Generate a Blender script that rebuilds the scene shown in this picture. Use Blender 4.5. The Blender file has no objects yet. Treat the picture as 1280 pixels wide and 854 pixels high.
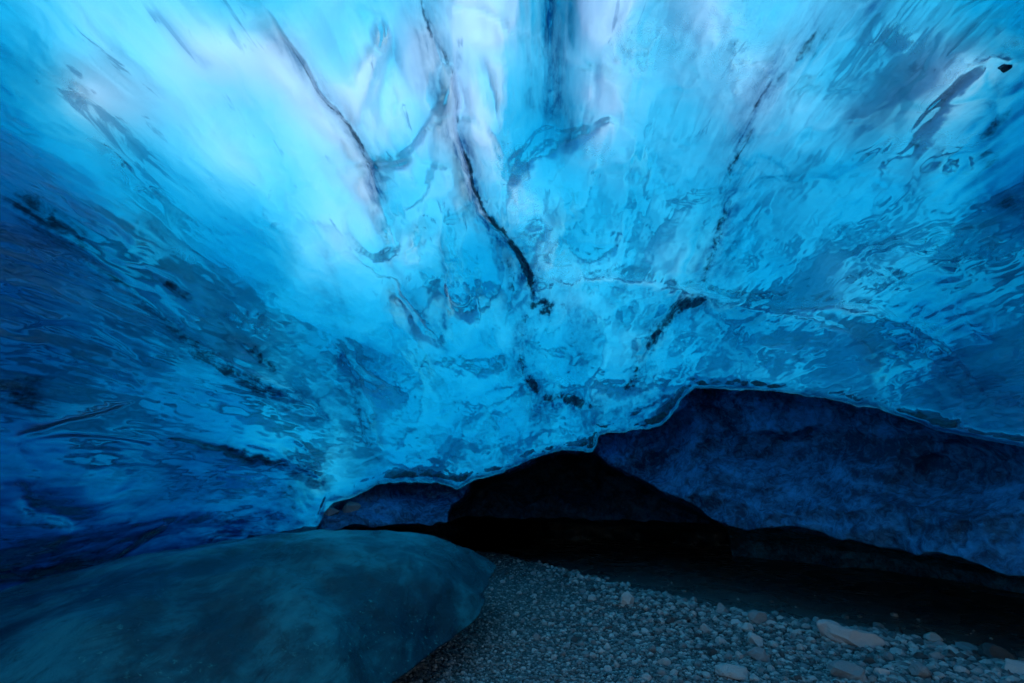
import bpy, math, random
import numpy as np

# ------------------------------------------------------------------ camera, sky, sun, exposure
SC = bpy.context.scene
W0, H0, F0 = 1280.0, 854.0, 586.0          # photograph size and focal length in its pixels
CAM = np.array((0.0, 0.0, 1.2))
PITCH = math.radians(17.2)
cam_data = bpy.data.cameras.new('camera')
cam_data.sensor_width = 36.0
cam_data.lens = 36.0 * F0 / W0
cam_data.clip_start = 0.02
cam_data.clip_end = 9000.0
cam = bpy.data.objects.new('camera', cam_data)
SC.collection.objects.link(cam)
cam.location = CAM
cam.rotation_euler = (math.pi / 2 + PITCH, 0, 0)
SC.camera = cam

SUN_EL, SUN_AZ = 62.0, -35.0               # degrees; azimuth from +Y towards +X
world = bpy.data.worlds.new('World')
SC.world = world
world.use_nodes = True
wn = world.node_tree
sky = wn.nodes.new('ShaderNodeTexSky')
sky.sky_type = 'NISHITA'
sky.sun_disc = False
sky.sun_elevation = math.radians(SUN_EL)
sky.sun_rotation = math.radians(SUN_AZ)
bg = wn.nodes['Background']
bg.inputs['Strength'].default_value = 0.15
wn.links.new(sky.outputs[0], bg.inputs['Color'])
sun_data = bpy.data.lights.new('sun', 'SUN')
sun_data.energy = 1.3
sun_data.angle = math.radians(18.0)   # a thin overcast
sun_data.color = (1.0, 0.96, 0.9)
sun = bpy.data.objects.new('sun', sun_data)
SC.collection.objects.link(sun)
sun.rotation_euler = (math.radians(90 - SUN_EL), 0, math.radians(180 - SUN_AZ))
SC.view_settings.view_transform = 'Standard'
SC.view_settings.look = 'None'
SC.view_settings.exposure = 0.8
SC.view_settings.gamma = 1.0
cy = SC.cycles
cy.max_bounces = 14
cy.diffuse_bounces = 5
cy.glossy_bounces = 4
cy.transmission_bounces = 12
cy.volume_bounces = 0
cy.transparent_max_bounces = 8
cy.caustics_refractive = True
cy.caustics_reflective = False
cy.sample_clamp_indirect = 6.0
cy.use_denoising = True
try:
    cy.denoiser = 'OPENIMAGEDENOISE'
except Exception:
    pass

STEP = 0.105                               # degrees between ice mesh lines inside the view

# ------------------------------------------------------------------ maths helpers
cp, sp = math.cos(PITCH), math.sin(PITCH)


def pix_dir(px, py):
    """unit direction(s) through photograph pixel(s)"""
    x = (np.asarray(px, float) - W0 / 2) / F0
    y = -(np.asarray(py, float) - H0 / 2) / F0
    z = np.ones_like(x)
    n = np.sqrt(x * x + y * y + 1)
    x, y, z = x / n, y / n, z / n
    return np.stack([x, z * cp - y * sp, z * sp + y * cp], -1)


def pix_deg(px, py):
    """photograph pixel(s) -> degrees to the side and degrees over the top (front 0, overhead 90, back 180)"""
    x = (np.asarray(px, float) - W0 / 2) / F0
    y = -(np.asarray(py, float) - H0 / 2) / F0
    return np.degrees(np.arcsin(x / np.sqrt(x * x + y * y + 1))), np.degrees(np.arctan(y))


def deg_dir(ex, ey):
    b, a = np.radians(ex), np.radians(ey)
    x, y, z = np.sin(b), np.cos(b) * np.sin(a), np.cos(b) * np.cos(a)
    return np.stack([x, z * cp - y * sp, z * sp + y * cp], -1)


def ground_at(px, py, z=0.0):
    d = pix_dir(px, py)
    t = (z - CAM[2]) / d[..., 2]
    return CAM + d * t[..., None] if d.ndim > 1 else CAM + d * t


def sstep(a, b, x):
    t = np.clip((x - a) / (b - a), 0, 1)
    return t * t * (3 - 2 * t)


_rng = np.random.RandomState(11)
_perm = _rng.permutation(256).astype(np.int32)
_perm = np.concatenate([_perm, _perm, _perm])
_g = _rng.normal(size=(256, 3))
_g = (_g / np.linalg.norm(_g, axis=1)[:, None]).astype(np.float32)


def perlin(p):
    p = np.asarray(p, np.float32)
    i = np.floor(p).astype(np.int32)
    f = p - i
    i &= 255
    u = f * f * f * (f * (f * 6 - 15) + 10)
    out = 0
    for dx in (0, 1):
        wx = u[:, 0] if dx else 1 - u[:, 0]
        hx = _perm[i[:, 0] + dx]
        for dy in (0, 1):
            wy = wx * (u[:, 1] if dy else 1 - u[:, 1])
            hy = _perm[(hx + i[:, 1] + dy) & 255]
            for dz in (0, 1):
                wz = wy * (u[:, 2] if dz else 1 - u[:, 2])
                h = _perm[(hy + i[:, 2] + dz) & 255]
                g = _g[h]
                out = out + wz * (g[:, 0] * (f[:, 0] - dx) + g[:, 1] * (f[:, 1] - dy) + g[:, 2] * (f[:, 2] - dz))
    return out * 1.5


def fbm(p, octaves=4, gain=0.5, lac=2.03):
    a, s, out = 1.0, 0.0, 0
    p = np.asarray(p, np.float32)
    for k in range(octaves):
        out = out + a * perlin(p + 17.3 * k)
        s += a
        a *= gain
        p = p * lac
    return out / s


def ridged(p, octaves=4, gain=0.5):
    a, s, out = 1.0, 0.0, 0
    for k in range(octaves):
        out = out + a * (1 - np.abs(perlin(p + 9.1 * k)) * 1.7)
        s += a
        a *= gain
        p = p * 2.07
    return out / s


def cells(p, seed=3):
    """F1, F2 of a 3D cellular noise"""
    p = np.asarray(p, np.float32)
    i = np.floor(p).astype(np.int32)
    r = np.random.RandomState(seed).rand(256, 3).astype(np.float32)
    f1 = np.full(len(p), 9.0, np.float32)
    f2 = f1.copy()
    for dx in (-1, 0, 1):
        for dy in (-1, 0, 1):
            for dz in (-1, 0, 1):
                c = i + np.array((dx, dy, dz), np.int32)
                h = _perm[(_perm[(_perm[c[:, 0] & 255] + c[:, 1]) & 255] + c[:, 2]) & 255]
                d = ((c + r[h] - p) ** 2).sum(1)
                lo = d < f1
                f2 = np.where(lo, f1, np.minimum(f2, d))
                f1 = np.where(lo, d, f1)
    return np.sqrt(f1), np.sqrt(f2)


def cell_centre(p, seed):
    """the feature point of the cell each point belongs to"""
    p = np.asarray(p, np.float32)
    i = np.floor(p).astype(np.int32)
    r = np.random.RandomState(seed).rand(256, 3).astype(np.float32)
    best = np.full(len(p), 9.0, np.float32)
    out = p.copy()
    for dx in (-1, 0, 1):
        for dy in (-1, 0, 1):
            for dz in (-1, 0, 1):
                c = i + np.array((dx, dy, dz), np.int32)
                h = _perm[(_perm[(_perm[c[:, 0] & 255] + c[:, 1]) & 255] + c[:, 2]) & 255]
                f = c + r[h]
                d = ((f - p) ** 2).sum(1)
                m = d < best
                best = np.where(m, d, best)
                out = np.where(m[:, None], f, out)
    return out


def rbf(pts, vals, x, y, lam=0.02):
    """smooth surface through scattered values (biharmonic blended with linear kernel)"""
    pts = np.asarray(pts, float) / 30.0
    vals = np.asarray(vals, float)
    n = len(pts)

    def ker(d):
        return np.sqrt(d * d + 0.02)
    D = np.sqrt(((pts[:, None] - pts[None]) ** 2).sum(-1))
    A = np.zeros((n + 1, n + 1))
    A[:n, :n] = -ker(D) - lam * np.eye(n)
    A[:n, n] = 1
    A[n, :n] = 1
    w = np.linalg.solve(A, np.concatenate([vals, [0]]))
    out = np.full(x.shape, w[n])
    X, Y = x / 30.0, y / 30.0
    for k in range(n):
        out += -w[k] * ker(np.sqrt((X - pts[k, 0]) ** 2 + (Y - pts[k, 1]) ** 2))
    return out


def poly_dist(poly, x, y):
    """distance (degrees), signed side and position 0..1 along a polyline given in photograph pixels"""
    poly = np.array(poly, float)
    for _ in range(2):                       # round the corners of the traced line
        if len(poly) > 2:
            a, b = poly[:-1] * 0.75 + poly[1:] * 0.25, poly[:-1] * 0.25 + poly[1:] * 0.75
            poly = np.concatenate([poly[:1], np.stack([a, b], 1).reshape(-1, 2), poly[-1:]])
    px, py = pix_deg(poly[:, 0], poly[:, 1])
    best = np.full(x.shape, 1e9)
    side = np.zeros(x.shape)
    along = np.zeros(x.shape)
    L = np.hypot(np.diff(px), np.diff(py))
    tot, acc = L.sum(), 0.0
    for k in range(len(px) - 1):
        ax, ay, bx, by = px[k], py[k], px[k + 1], py[k + 1]
        dx, dy = bx - ax, by - ay
        t = np.clip(((x - ax) * dx + (y - ay) * dy) / (dx * dx + dy * dy + 1e-12), 0, 1)
        qx, qy = x - (ax + t * dx), y - (ay + t * dy)
        d = np.hypot(qx, qy)
        m = d < best
        best = np.where(m, d, best)
        side = np.where(m, np.sign(dx * (y - ay) - dy * (x - ax)), side)
        along = np.where(m, (acc + t * L[k]) / tot, along)
        acc += L[k]
    return best, side, along


def near_poly(poly, x, y, reach):
    """indices of the points within reach degrees of the polyline's box, with poly_dist there"""
    px, py = pix_deg([p[0] for p in poly], [p[1] for p in poly])
    i = np.nonzero((x > px.min() - reach) & (x < px.max() + reach) & (y > py.min() - reach) & (y < py.max() + reach))[0]
    return (i,) + poly_dist(poly, x[i], y[i])


# ------------------------------------------------------------------ object helpers
def link(o, parent=None):
    SC.collection.objects.link(o)
    if parent:
        o.parent = parent
    return o


def mesh_np(name, verts, quads=None, tris=None, ngons=None, smooth=True):
    """mesh from numpy arrays"""
    me = bpy.data.meshes.new(name)
    verts = np.asarray(verts, np.float32)
    loops, starts, tot = [], [], 0
    for arr, k in ((quads, 4), (tris, 3)):
        if arr is not None and len(arr):
            a = np.asarray(arr, np.int32)
            loops.append(a.ravel())
            starts.append(tot + np.arange(len(a), dtype=np.int32) * k)
            tot += a.size
    for f in ngons or ():
        loops.append(np.asarray(f, np.int32))
        starts.append(np.array([tot], np.int32))
        tot += len(f)
    loops = np.concatenate(loops)
    starts = np.concatenate(starts)
    me.vertices.add(len(verts))
    me.vertices.foreach_set('co', verts.ravel())
    me.loops.add(len(loops))
    me.loops.foreach_set('vertex_index', loops)
    me.polygons.add(len(starts))
    me.polygons.foreach_set('loop_start', starts)
    me.update(calc_edges=True)
    me.validate()
    me.polygons.foreach_set('use_smooth', np.full(len(me.polygons), smooth))
    return me


def attr(me, name, vals):
    a = me.attributes.new(name, 'FLOAT', 'POINT')
    a.data.foreach_set('value', np.asarray(vals, np.float32))


def tag(o, label=None, cat=None, group=None, kind=None):
    for k, v in (('label', label), ('category', cat), ('group', group), ('kind', kind)):
        if v:
            o[k] = v
    return o


class Nodes:
    """small wrapper to write node trees"""

    def __init__(self, name):
        self.mat = bpy.data.materials.new(name)
        self.mat.use_nodes = True
        self.t = self.mat.node_tree
        self.t.nodes.clear()
        self.out = self.t.nodes.new('ShaderNodeOutputMaterial')

    def n(self, kind, ins=None, **props):
        nd = self.t.nodes.new('ShaderNode' + kind)
        for k, v in props.items():
            setattr(nd, k, v)
        for k, v in (ins or {}).items():
            s = nd.inputs[k]
            if isinstance(v, bpy.types.NodeSocket):
                self.t.links.new(v, s)
            elif hasattr(v, 'outputs'):
                self.t.links.new(v.outputs[0], s)
            else:
                s.default_value = v
        return nd

    def math(self, op, a, b=0.0, c=0.0, clamp=False):
        return self.n('Math', {0: a, 1: b, 2: c}, operation=op, use_clamp=clamp).outputs[0]

    def ramp(self, fac, lo, hi, a=0.0, b=1.0):
        return self.n('MapRange', {'Value': fac, 'From Min': lo, 'From Max': hi, 'To Min': a, 'To Max': b},
                      interpolation_type='SMOOTHSTEP').outputs[0]

    def attr(self, name):
        return self.n('Attribute', attribute_name=name).outputs['Fac']

    def mix(self, fac, a, b):
        return self.n('MixShader', {0: fac, 1: a, 2: b}).outputs[0]

    def coord(self, scale=(1, 1, 1), rot=(0, 0, 0), src='Object'):
        tc = self.n('TexCoord')
        return self.n('Mapping', {'Vector': tc.outputs[src], 'Scale': scale, 'Rotation': rot}).outputs[0]

    def noise(self, vec, scale, detail=4.0, rough=0.55, dist=0.0):
        return self.n('TexNoise', {'Vector': vec, 'Scale': scale, 'Detail': detail, 'Roughness': rough,
                                   'Distortion': dist}).outputs['Fac']

    def mixc(self, fac, a, b):
        nd = self.n('Mix', data_type='RGBA')
        for k, v in ((0, fac), (6, a), (7, b)):
            if isinstance(v, bpy.types.NodeSocket):
                self.t.links.new(v, nd.inputs[k])
            else:
                nd.inputs[k].default_value = v
        return nd.outputs[2]

    def surf(self, s, vol=None):
        self.t.links.new(s if isinstance(s, bpy.types.NodeSocket) else s.outputs[0], self.out.inputs['Surface'])
        if vol is not None:
            self.t.links.new(vol.outputs[0], self.out.inputs['Volume'])
        return self.mat


AXIS_AZ = math.radians(5.0)                # the tunnel runs a little to the right of the view


def along_tunnel(p):
    """coordinates across, along and above the tunnel"""
    c, s = math.cos(AXIS_AZ), math.sin(AXIS_AZ)
    return np.stack([p[:, 0] * c - p[:, 1] * s, p[:, 0] * s + p[:, 1] * c, p[:, 2]], -1)


# ------------------------------------------------------------------ materials
SIGMA = (6.0, 1.05, 0.66)               # absorption of glacier ice per metre (path lengthened by bubbles)


def ice_material():
    N = Nodes('glacier_ice')
    outer, dirt, frost_glint = N.attr('outer'), N.attr('dirt'), N.attr('frost_glint')
    st = N.coord((1, 0.16, 1), (0, 0, AXIS_AZ))
    iso = N.coord()
    n1 = N.noise(st, 2.6, 5, 0.55, 0.5)
    n2 = N.noise(iso, 3.2, 5, 0.55, 0.9)
    n3 = N.noise(st, 22.0, 4, 0.6, 0.3)
    h = N.math('ADD', N.math('MULTIPLY', n1, 0.5), N.math('ADD', N.math('MULTIPLY', n2, 0.5), N.math('MULTIPLY', n3, 0.12)))
    bump = N.n('Bump', {'Height': h, 'Strength': 0.5, 'Distance': 0.12}).outputs[0]
    soft = N.n('Bump', {'Height': h, 'Strength': 0.10, 'Distance': 0.12}).outputs[0]
    fine = N.n('Bump', {'Height': N.noise(N.coord((1, 0.5, 1.6), (0, 0, AXIS_AZ)), 13.0, 6, 0.62, 0.8), 'Strength': 0.75, 'Distance': 0.03, 'Normal': bump}).outputs[0]
    grain = N.math('ADD', N.math('MULTIPLY', N.noise(st, 9.0, 8, 0.66, 1.0), 0.75), N.math('MULTIPLY', N.noise(iso, 24.0, 5, 0.65), 0.25))
    thread = N.noise(N.coord((1, 0.10, 1), (0, 0, AXIS_AZ)), 9.0, 6, 0.65, 0.5)
    fleck = N.math('MULTIPLY', N.ramp(thread, 0.585, 0.66), N.ramp(N.noise(iso, 1.6, 3), 0.42, 0.6))
    silt = N.attr('dark_tint')  # blue tint that paints in the darkness of thick ice
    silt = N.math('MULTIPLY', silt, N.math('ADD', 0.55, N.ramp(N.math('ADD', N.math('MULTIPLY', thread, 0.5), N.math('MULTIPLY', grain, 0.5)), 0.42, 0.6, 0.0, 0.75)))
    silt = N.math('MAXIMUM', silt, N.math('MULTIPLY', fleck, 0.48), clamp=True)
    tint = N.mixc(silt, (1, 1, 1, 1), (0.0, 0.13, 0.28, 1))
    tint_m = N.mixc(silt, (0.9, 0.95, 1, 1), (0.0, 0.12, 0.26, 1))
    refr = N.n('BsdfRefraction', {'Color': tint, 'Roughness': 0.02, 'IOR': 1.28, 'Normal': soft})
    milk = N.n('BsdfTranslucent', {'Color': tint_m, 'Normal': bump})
    dif = N.n('BsdfDiffuse', {'Color': (0.55, 0.62, 0.66, 1), 'Normal': fine})
    m1 = N.mix(0.18, refr, milk)
    fr = N.math('MULTIPLY', frost_glint, N.ramp(N.noise(iso, 9.0, 6, 0.65, 1.2), 0.42, 0.62))
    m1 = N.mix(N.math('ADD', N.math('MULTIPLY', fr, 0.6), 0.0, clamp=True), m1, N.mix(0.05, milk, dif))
    gl = N.n('BsdfGlossy', {'Color': (1, 1, 1, 1), 'Roughness': 0.035, 'Normal': fine})
    fres = N.n('Fresnel', {'IOR': 1.48, 'Normal': fine})
    m2 = N.mix(fres.outputs[0], m1, gl)
    mud_c = N.mixc(N.noise(iso, 30.0, 4), (0.003, 0.010, 0.018, 1), (0.008, 0.03, 0.05, 1))
    mud = N.mix(N.n('Fresnel', {'IOR': 1.35, 'Normal': fine}).outputs[0],
                N.n('BsdfDiffuse', {'Color': mud_c, 'Normal': fine}), gl)
    dm = N.ramp(N.math('ADD', dirt, N.math('MULTIPLY', N.math('SUBTRACT', grain, 0.5), 2.4)), 0.48, 0.95, 0.0, 0.85)
    dm = N.math('MULTIPLY', dm, N.ramp(dirt, 0.02, 0.12))
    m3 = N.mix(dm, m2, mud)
    snow = N.mix(0.15, N.n('BsdfTranslucent', {'Color': (0.62, 0.81, 1, 1)}), N.n('BsdfDiffuse', {'Color': (0.85, 0.87, 0.9, 1)}))
    m4 = N.mix(outer, m3, snow)
    big = max(SIGMA)
    vol = N.n('VolumeAbsorption', {'Color': (1 - SIGMA[0] / big, 1 - SIGMA[1] / big, 1 - SIGMA[2] / big, 1), 'Density': big})
    return N.surf(m4, vol)


MAT_ICE = ice_material()


def ground_material():
    N = Nodes('gravel_and_silt')
    silt = N.attr('silt')
    c = N.coord()
    v = N.n('TexVoronoi', {'Vector': c, 'Scale': 26.0})
    v2 = N.n('TexVoronoi', {'Vector': c, 'Scale': 60.0})
    stones = N.mixc(N.noise(c, 40.0, 3), (0.06, 0.065, 0.07, 1), (0.22, 0.22, 0.22, 1))
    stones = N.mixc(N.ramp(v.outputs['Distance'], 0.25, 0.6), stones, (0.05, 0.05, 0.05, 1))
    col = N.mixc(silt, stones, N.mixc(N.noise(c, 3.0, 5), (0.06, 0.065, 0.07, 1), (0.20, 0.20, 0.20, 1)))
    h = N.math('ADD', N.math('MULTIPLY', v.outputs['Distance'], -0.6), N.math('MULTIPLY', v2.outputs['Distance'], -0.3))
    h = N.math('MULTIPLY', h, N.math('SUBTRACT', 1.0, N.math('MULTIPLY', silt, 0.8)))
    h = N.math('ADD', h, N.math('MULTIPLY', N.noise(c, 7.0, 6, 0.65, 0.5), 0.9))
    b = N.n('Bump', {'Height': h, 'Strength': 0.8, 'Distance': 0.03})
    p = N.n('BsdfPrincipled', {'Base Color': col, 'Roughness': N.math('SUBTRACT', 0.8, N.math('MULTIPLY', silt, N.ramp(N.noise(c, 1.7, 5, 0.6, 0.6), 0.4, 0.6, 0.35, 0.66))), 'Normal': b})
    return N.surf(p)


def stone_material(name, lo, hi, scale=14.0):
    N = Nodes(name)
    c = N.coord()
    rnd = N.n('ObjectInfo').outputs['Random']
    col = N.mixc(N.noise(c, scale, 6, 0.65), lo, hi)
    col = N.mixc(N.math('MULTIPLY', rnd, 0.35), col, tuple(0.5 * v for v in lo[:3]) + (1,))
    b = N.n('Bump', {'Height': N.noise(c, scale * 2.2, 6, 0.65), 'Strength': 0.6, 'Distance': 0.02})
    return N.surf(N.n('BsdfPrincipled', {'Base Color': col, 'Roughness': 0.62, 'Normal': b}))


def gravel_material():
    N = Nodes('gravel_stones')
    tone = N.attr('tone')
    c = N.coord()
    col = N.mixc(tone, (0.05, 0.06, 0.065, 1), (0.52, 0.50, 0.47, 1))
    col = N.mixc(N.math('MULTIPLY', N.noise(c, 60.0, 3), 0.5), col, (0.10, 0.10, 0.10, 1))
    return N.surf(N.n('BsdfPrincipled', {'Base Color': col, 'Roughness': 0.6}))


def boulder_material():
    N = Nodes('dirty_ice')
    c = N.coord((1, 0.45, 1), (0, 0, -0.9))
    iso = N.coord()
    n1 = N.noise(c, 2.2, 6, 0.6, 0.8)
    n2 = N.noise(iso, 30.0, 5, 0.7, 0.3)
    n3 = N.noise(iso, 1.3, 4, 0.55, 0.4)
    col = N.mixc(N.ramp(N.math('ADD', N.math('MULTIPLY', n3, 0.6), N.math('MULTIPLY', N.noise(c, 5.0, 8, 0.7, 1.0), 0.4)), 0.40, 0.60), (0.002, 0.022, 0.042, 1), (0.02, 0.17, 0.20, 1))
    col = N.mixc(N.math('MULTIPLY', N.ramp(n1, 0.46, 0.64), 0.85), col, (0.006, 0.028, 0.045, 1))
    speck = N.math('MULTIPLY', N.ramp(n2, 0.58, 0.72), N.ramp(N.noise(iso, 2.0, 3), 0.45, 0.62))
    col = N.mixc(speck, col, (0.05, 0.26, 0.24, 1))
    vor = N.n('TexVoronoi', {'Vector': N.coord((1, 0.6, 1), (0, 0, -0.9)), 'Scale': 5.5}, feature='SMOOTH_F1')
    h = N.math('ADD', N.math('ADD', N.noise(iso, 5.0, 8, 0.68, 0.4), N.math('MULTIPLY', vor.outputs['Distance'], 0.8)), N.math('MULTIPLY', n2, 0.2))
    col = N.mixc(N.ramp(N.noise(c, 14.0, 8, 0.75, 0.6), 0.5, 0.68, 0, 0.6), col, (0.004, 0.02, 0.03, 1))
    b = N.n('Bump', {'Height': h, 'Strength': 0.45, 'Distance': 0.05})
    p = N.n('BsdfPrincipled', {'Base Color': col, 'Roughness': N.ramp(n1, 0.4, 0.65, 0.10, 0.30), 'IOR': 1.25, 'Normal': b})
    return N.surf(p)


# ------------------------------------------------------------------ the ice vault
# brightness read at points of the photograph (sRGB green); it says how thick the ice is there
ROWS = {
    0: [(0, 175), (80, 212), (160, 222), (250, 212), (320, 200), (400, 214), (480, 212), (560, 214), (640, 205), (690, 180),
        (735, 208), (800, 200), (880, 198), (960, 200), (1040, 182), (1120, 152), (1200, 150), (1280, 135)],
    60: [(0, 150), (70, 195), (160, 222), (250, 222), (360, 190), (430, 216), (540, 200), (600, 222), (690, 180), (740, 200),
         (880, 190), (980, 180), (1060, 160), (1160, 150), (1280, 140)],
    120: [(0, 135), (80, 165), (150, 205), (240, 222), (320, 218), (400, 205), (470, 214), (540, 192), (600, 215), (685, 175),
          (740, 185), (820, 192), (890, 182), (960, 158), (1040, 155), (1120, 150), (1200, 145), (1280, 125)],
    214: [(0, 88), (80, 122), (160, 145), (220, 178), (280, 215), (340, 222), (400, 216), (480, 206), (560, 192), (620, 200),
          (700, 178), (800, 172), (880, 165), (960, 150), (1040, 145), (1120, 142), (1200, 140), (1280, 108)],
    320: [(0, 58), (80, 66), (160, 108), (240, 128), (310, 155), (370, 200), (430, 216), (480, 190), (540, 195), (600, 172),
          (650, 170), (710, 190), (800, 165), (880, 156), (960, 146), (1040, 140), (1120, 146), (1200, 130), (1280, 108)],
    427: [(0, 62), (80, 64), (160, 78), (240, 92), (320, 110), (400, 138), (480, 160), (560, 166), (640, 160), (720, 150),
          (800, 145), (880, 130), (960, 130), (1040, 124), (1120, 108), (1200, 94), (1280, 104)],
    534: [(0, 70), (80, 74), (160, 80), (240, 95), (320, 122), (400, 130), (480, 142), (560, 150), (640, 148), (720, 132),
          (800, 112), (900, 110), (1000, 112), (1120, 110), (1200, 108), (1280, 112)],
    600: [(0, 58), (80, 64), (160, 74), (240, 76), (320, 84), (400, 112), (440, 138), (520, 125), (600, 112), (680, 100)],
    660: [(0, 40), (100, 36), (200, 38), (300, 40), (400, 50)],
    760: [(0, 30), (200, 30)],
}
THICK = {  # metres of ice over each point of ROWS
    0: [0.617, 0.294, 0.251, 0.286, 0.318, 0.298, 0.309, 0.07, 0.131, 0.575, 0.07, 0.076, 0.169, 0.363, 0.366, 0.44, 0.569, 0.899],
    60: [0.828, 0.343, 0.207, 0.118, 0.095, 0.254, 0.07, 0.072, 0.575, 0.07, 0.219, 0.275, 0.455, 0.245, 0.581],
    120: [0.979, 0.264, 0.121, 0.195, 0.199, 0.07, 0.07, 0.089, 0.143, 0.619, 0.154, 0.357, 0.338, 0.212, 0.39, 0.245, 0.275, 1.097],
    214: [1.672, 1.045, 0.783, 0.574, 0.284, 0.256, 0.21, 0.223, 0.293, 0.252, 0.812, 0.61, 0.591, 0.675, 0.707, 0.802, 0.956, 1.771],
    320: [2.197, 1.483, 0.917, 1.239, 1.116, 0.483, 0.32, 0.375, 0.442, 0.658, 0.665, 0.574, 0.664, 0.601, 1.115, 0.672, 0.643, 0.742, 0.977],
    427: [2.272, 1.871, 1.497, 1.065, 0.9, 1.31, 1.05, 0.927, 0.955, 0.683, 0.729, 1.124, 0.742, 0.787, 0.917, 1.579, 1.427],
    534: [2.099, 1.699, 2.075, 2.031, 1.115, 0.742, 1.037, 1.129, 1.103, 1.032, 1.314, 1.342, 1.314, 1.342, 1.37, 1.314],
    600: [3.097, 2.849, 3.106, 2.429, 2.26, 0.946, 1.277, 1.146, 1.314, 1.486],
    660: [4.098, 5.267, 2.831, 2.766, 2.475],
    760: [3.117, 3.117],
}
RANGES = [  # distance in metres from where the camera stands, at points of the photograph
    (0, 0, 4.1), (320, 0, 4.0), (640, 0, 4.2), (960, 0, 4.0), (1280, 0, 4.0),
    (0, 214, 3.9), (320, 214, 4.8), (640, 214, 5.2), (960, 214, 5.0), (1280, 214, 4.6),
    (0, 427, 3.8), (320, 427, 5.2), (560, 427, 6.4), (640, 427, 6.8), (800, 427, 6.8), (960, 427, 6.2), (1280, 427, 5.0),
    (0, 600, 4.1), (200, 600, 4.9), (400, 600, 6.3), (560, 590, 7.4), (740, 550, 7.7), (860, 480, 7.0), (1000, 490, 6.4), (1280, 555, 5.2),
    (0, 760, 4.6), (300, 700, 6.6)]
LIP = [(-400, 760), (-100, 735), (60, 722), (150, 700), (205, 662), (300, 655), (395, 652), (408, 624), (440, 617), (475, 601), (545, 596), (572, 606), (592, 597),
       (640, 584), (668, 571), (702, 560), (741, 563), (749, 540), (790, 533), (822, 528), (850, 497), (868, 482), (940, 483), (1010, 490),
       (1100, 508), (1170, 532), (1280, 556), (1500, 620), (2000, 760)]
FOLDS = [  # traced edges of the folds and fracture panels in the middle: polyline, step
    ([(490, 20), (472, 60), (456, 105), (447, 140), (444, 170)], 0.16), ([(565, 72), (554, 105), (546, 140), (527, 170), (502, 193), (470, 206)], -0.12),
    ([(455, 190), (466, 206), (492, 204), (518, 194)], 0.14), ([(470, 206), (464, 240), (478, 265), (492, 300), (488, 340)], 0.16),
    ([(495, 328), (520, 324), (548, 336)], -0.12), ([(553, 322), (556, 370), (576, 388), (593, 374), (590, 338), (574, 321)], 0.14),
    ([(487, 340), (502, 372), (522, 396), (545, 425)], 0.16), ([(565, 330), (592, 362), (606, 402)], -0.12),
    ([(596, 140), (628, 188), (640, 240)], 0.12), ([(673, 158), (652, 190), (640, 225), (627, 268)], -0.10),
    ([(673, 158), (702, 166), (735, 160), (765, 143), (774, 160), (770, 185)], 0.07), ([(600, 60), (618, 100), (626, 150)], -0.12),
    ([(560, 440), (600, 455), (640, 440)], 0.10), ([(480, 400), (500, 440), (540, 470)], -0.10), ([(800, 165), (812, 205), (800, 240)], 0.08),
    ([(400, 415), (425, 425), (445, 455), (470, 478), (520, 490)], 0.22), ([(430, 470), (448, 520), (470, 580)], -0.16),
    ([(205, 470), (260, 490), (330, 520), (395, 575), (410, 620)], 0.20), ([(90, 320), (150, 330), (215, 345), (260, 385), (330, 470)], 0.18),
    ([(0, 420), (60, 400), (120, 410), (200, 470)], -0.16), ([(0, 560), (60, 545), (150, 545), (230, 570)], 0.16), ([(20, 590), (50, 630), (60, 660)], 0.14),
    ([(700, 465), (760, 480), (830, 478), (900, 470)], 0.10), ([(880, 372), (960, 388), (1040, 400), (1100, 440), (1130, 500)], -0.16),
    ([(1040, 395), (1120, 402), (1190, 440), (1230, 500), (1280, 530)], 0.16), ([(930, 430), (1010, 428), (1070, 440)], -0.10),
    ([(1180, 345), (1195, 400), (1240, 430), (1280, 420)], 0.14), ([(1120, 190), (1160, 140), (1215, 90), (1275, 60)], 0.12), ([(1000, 160), (1070, 150), (1130, 120)], -0.08)]
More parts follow.
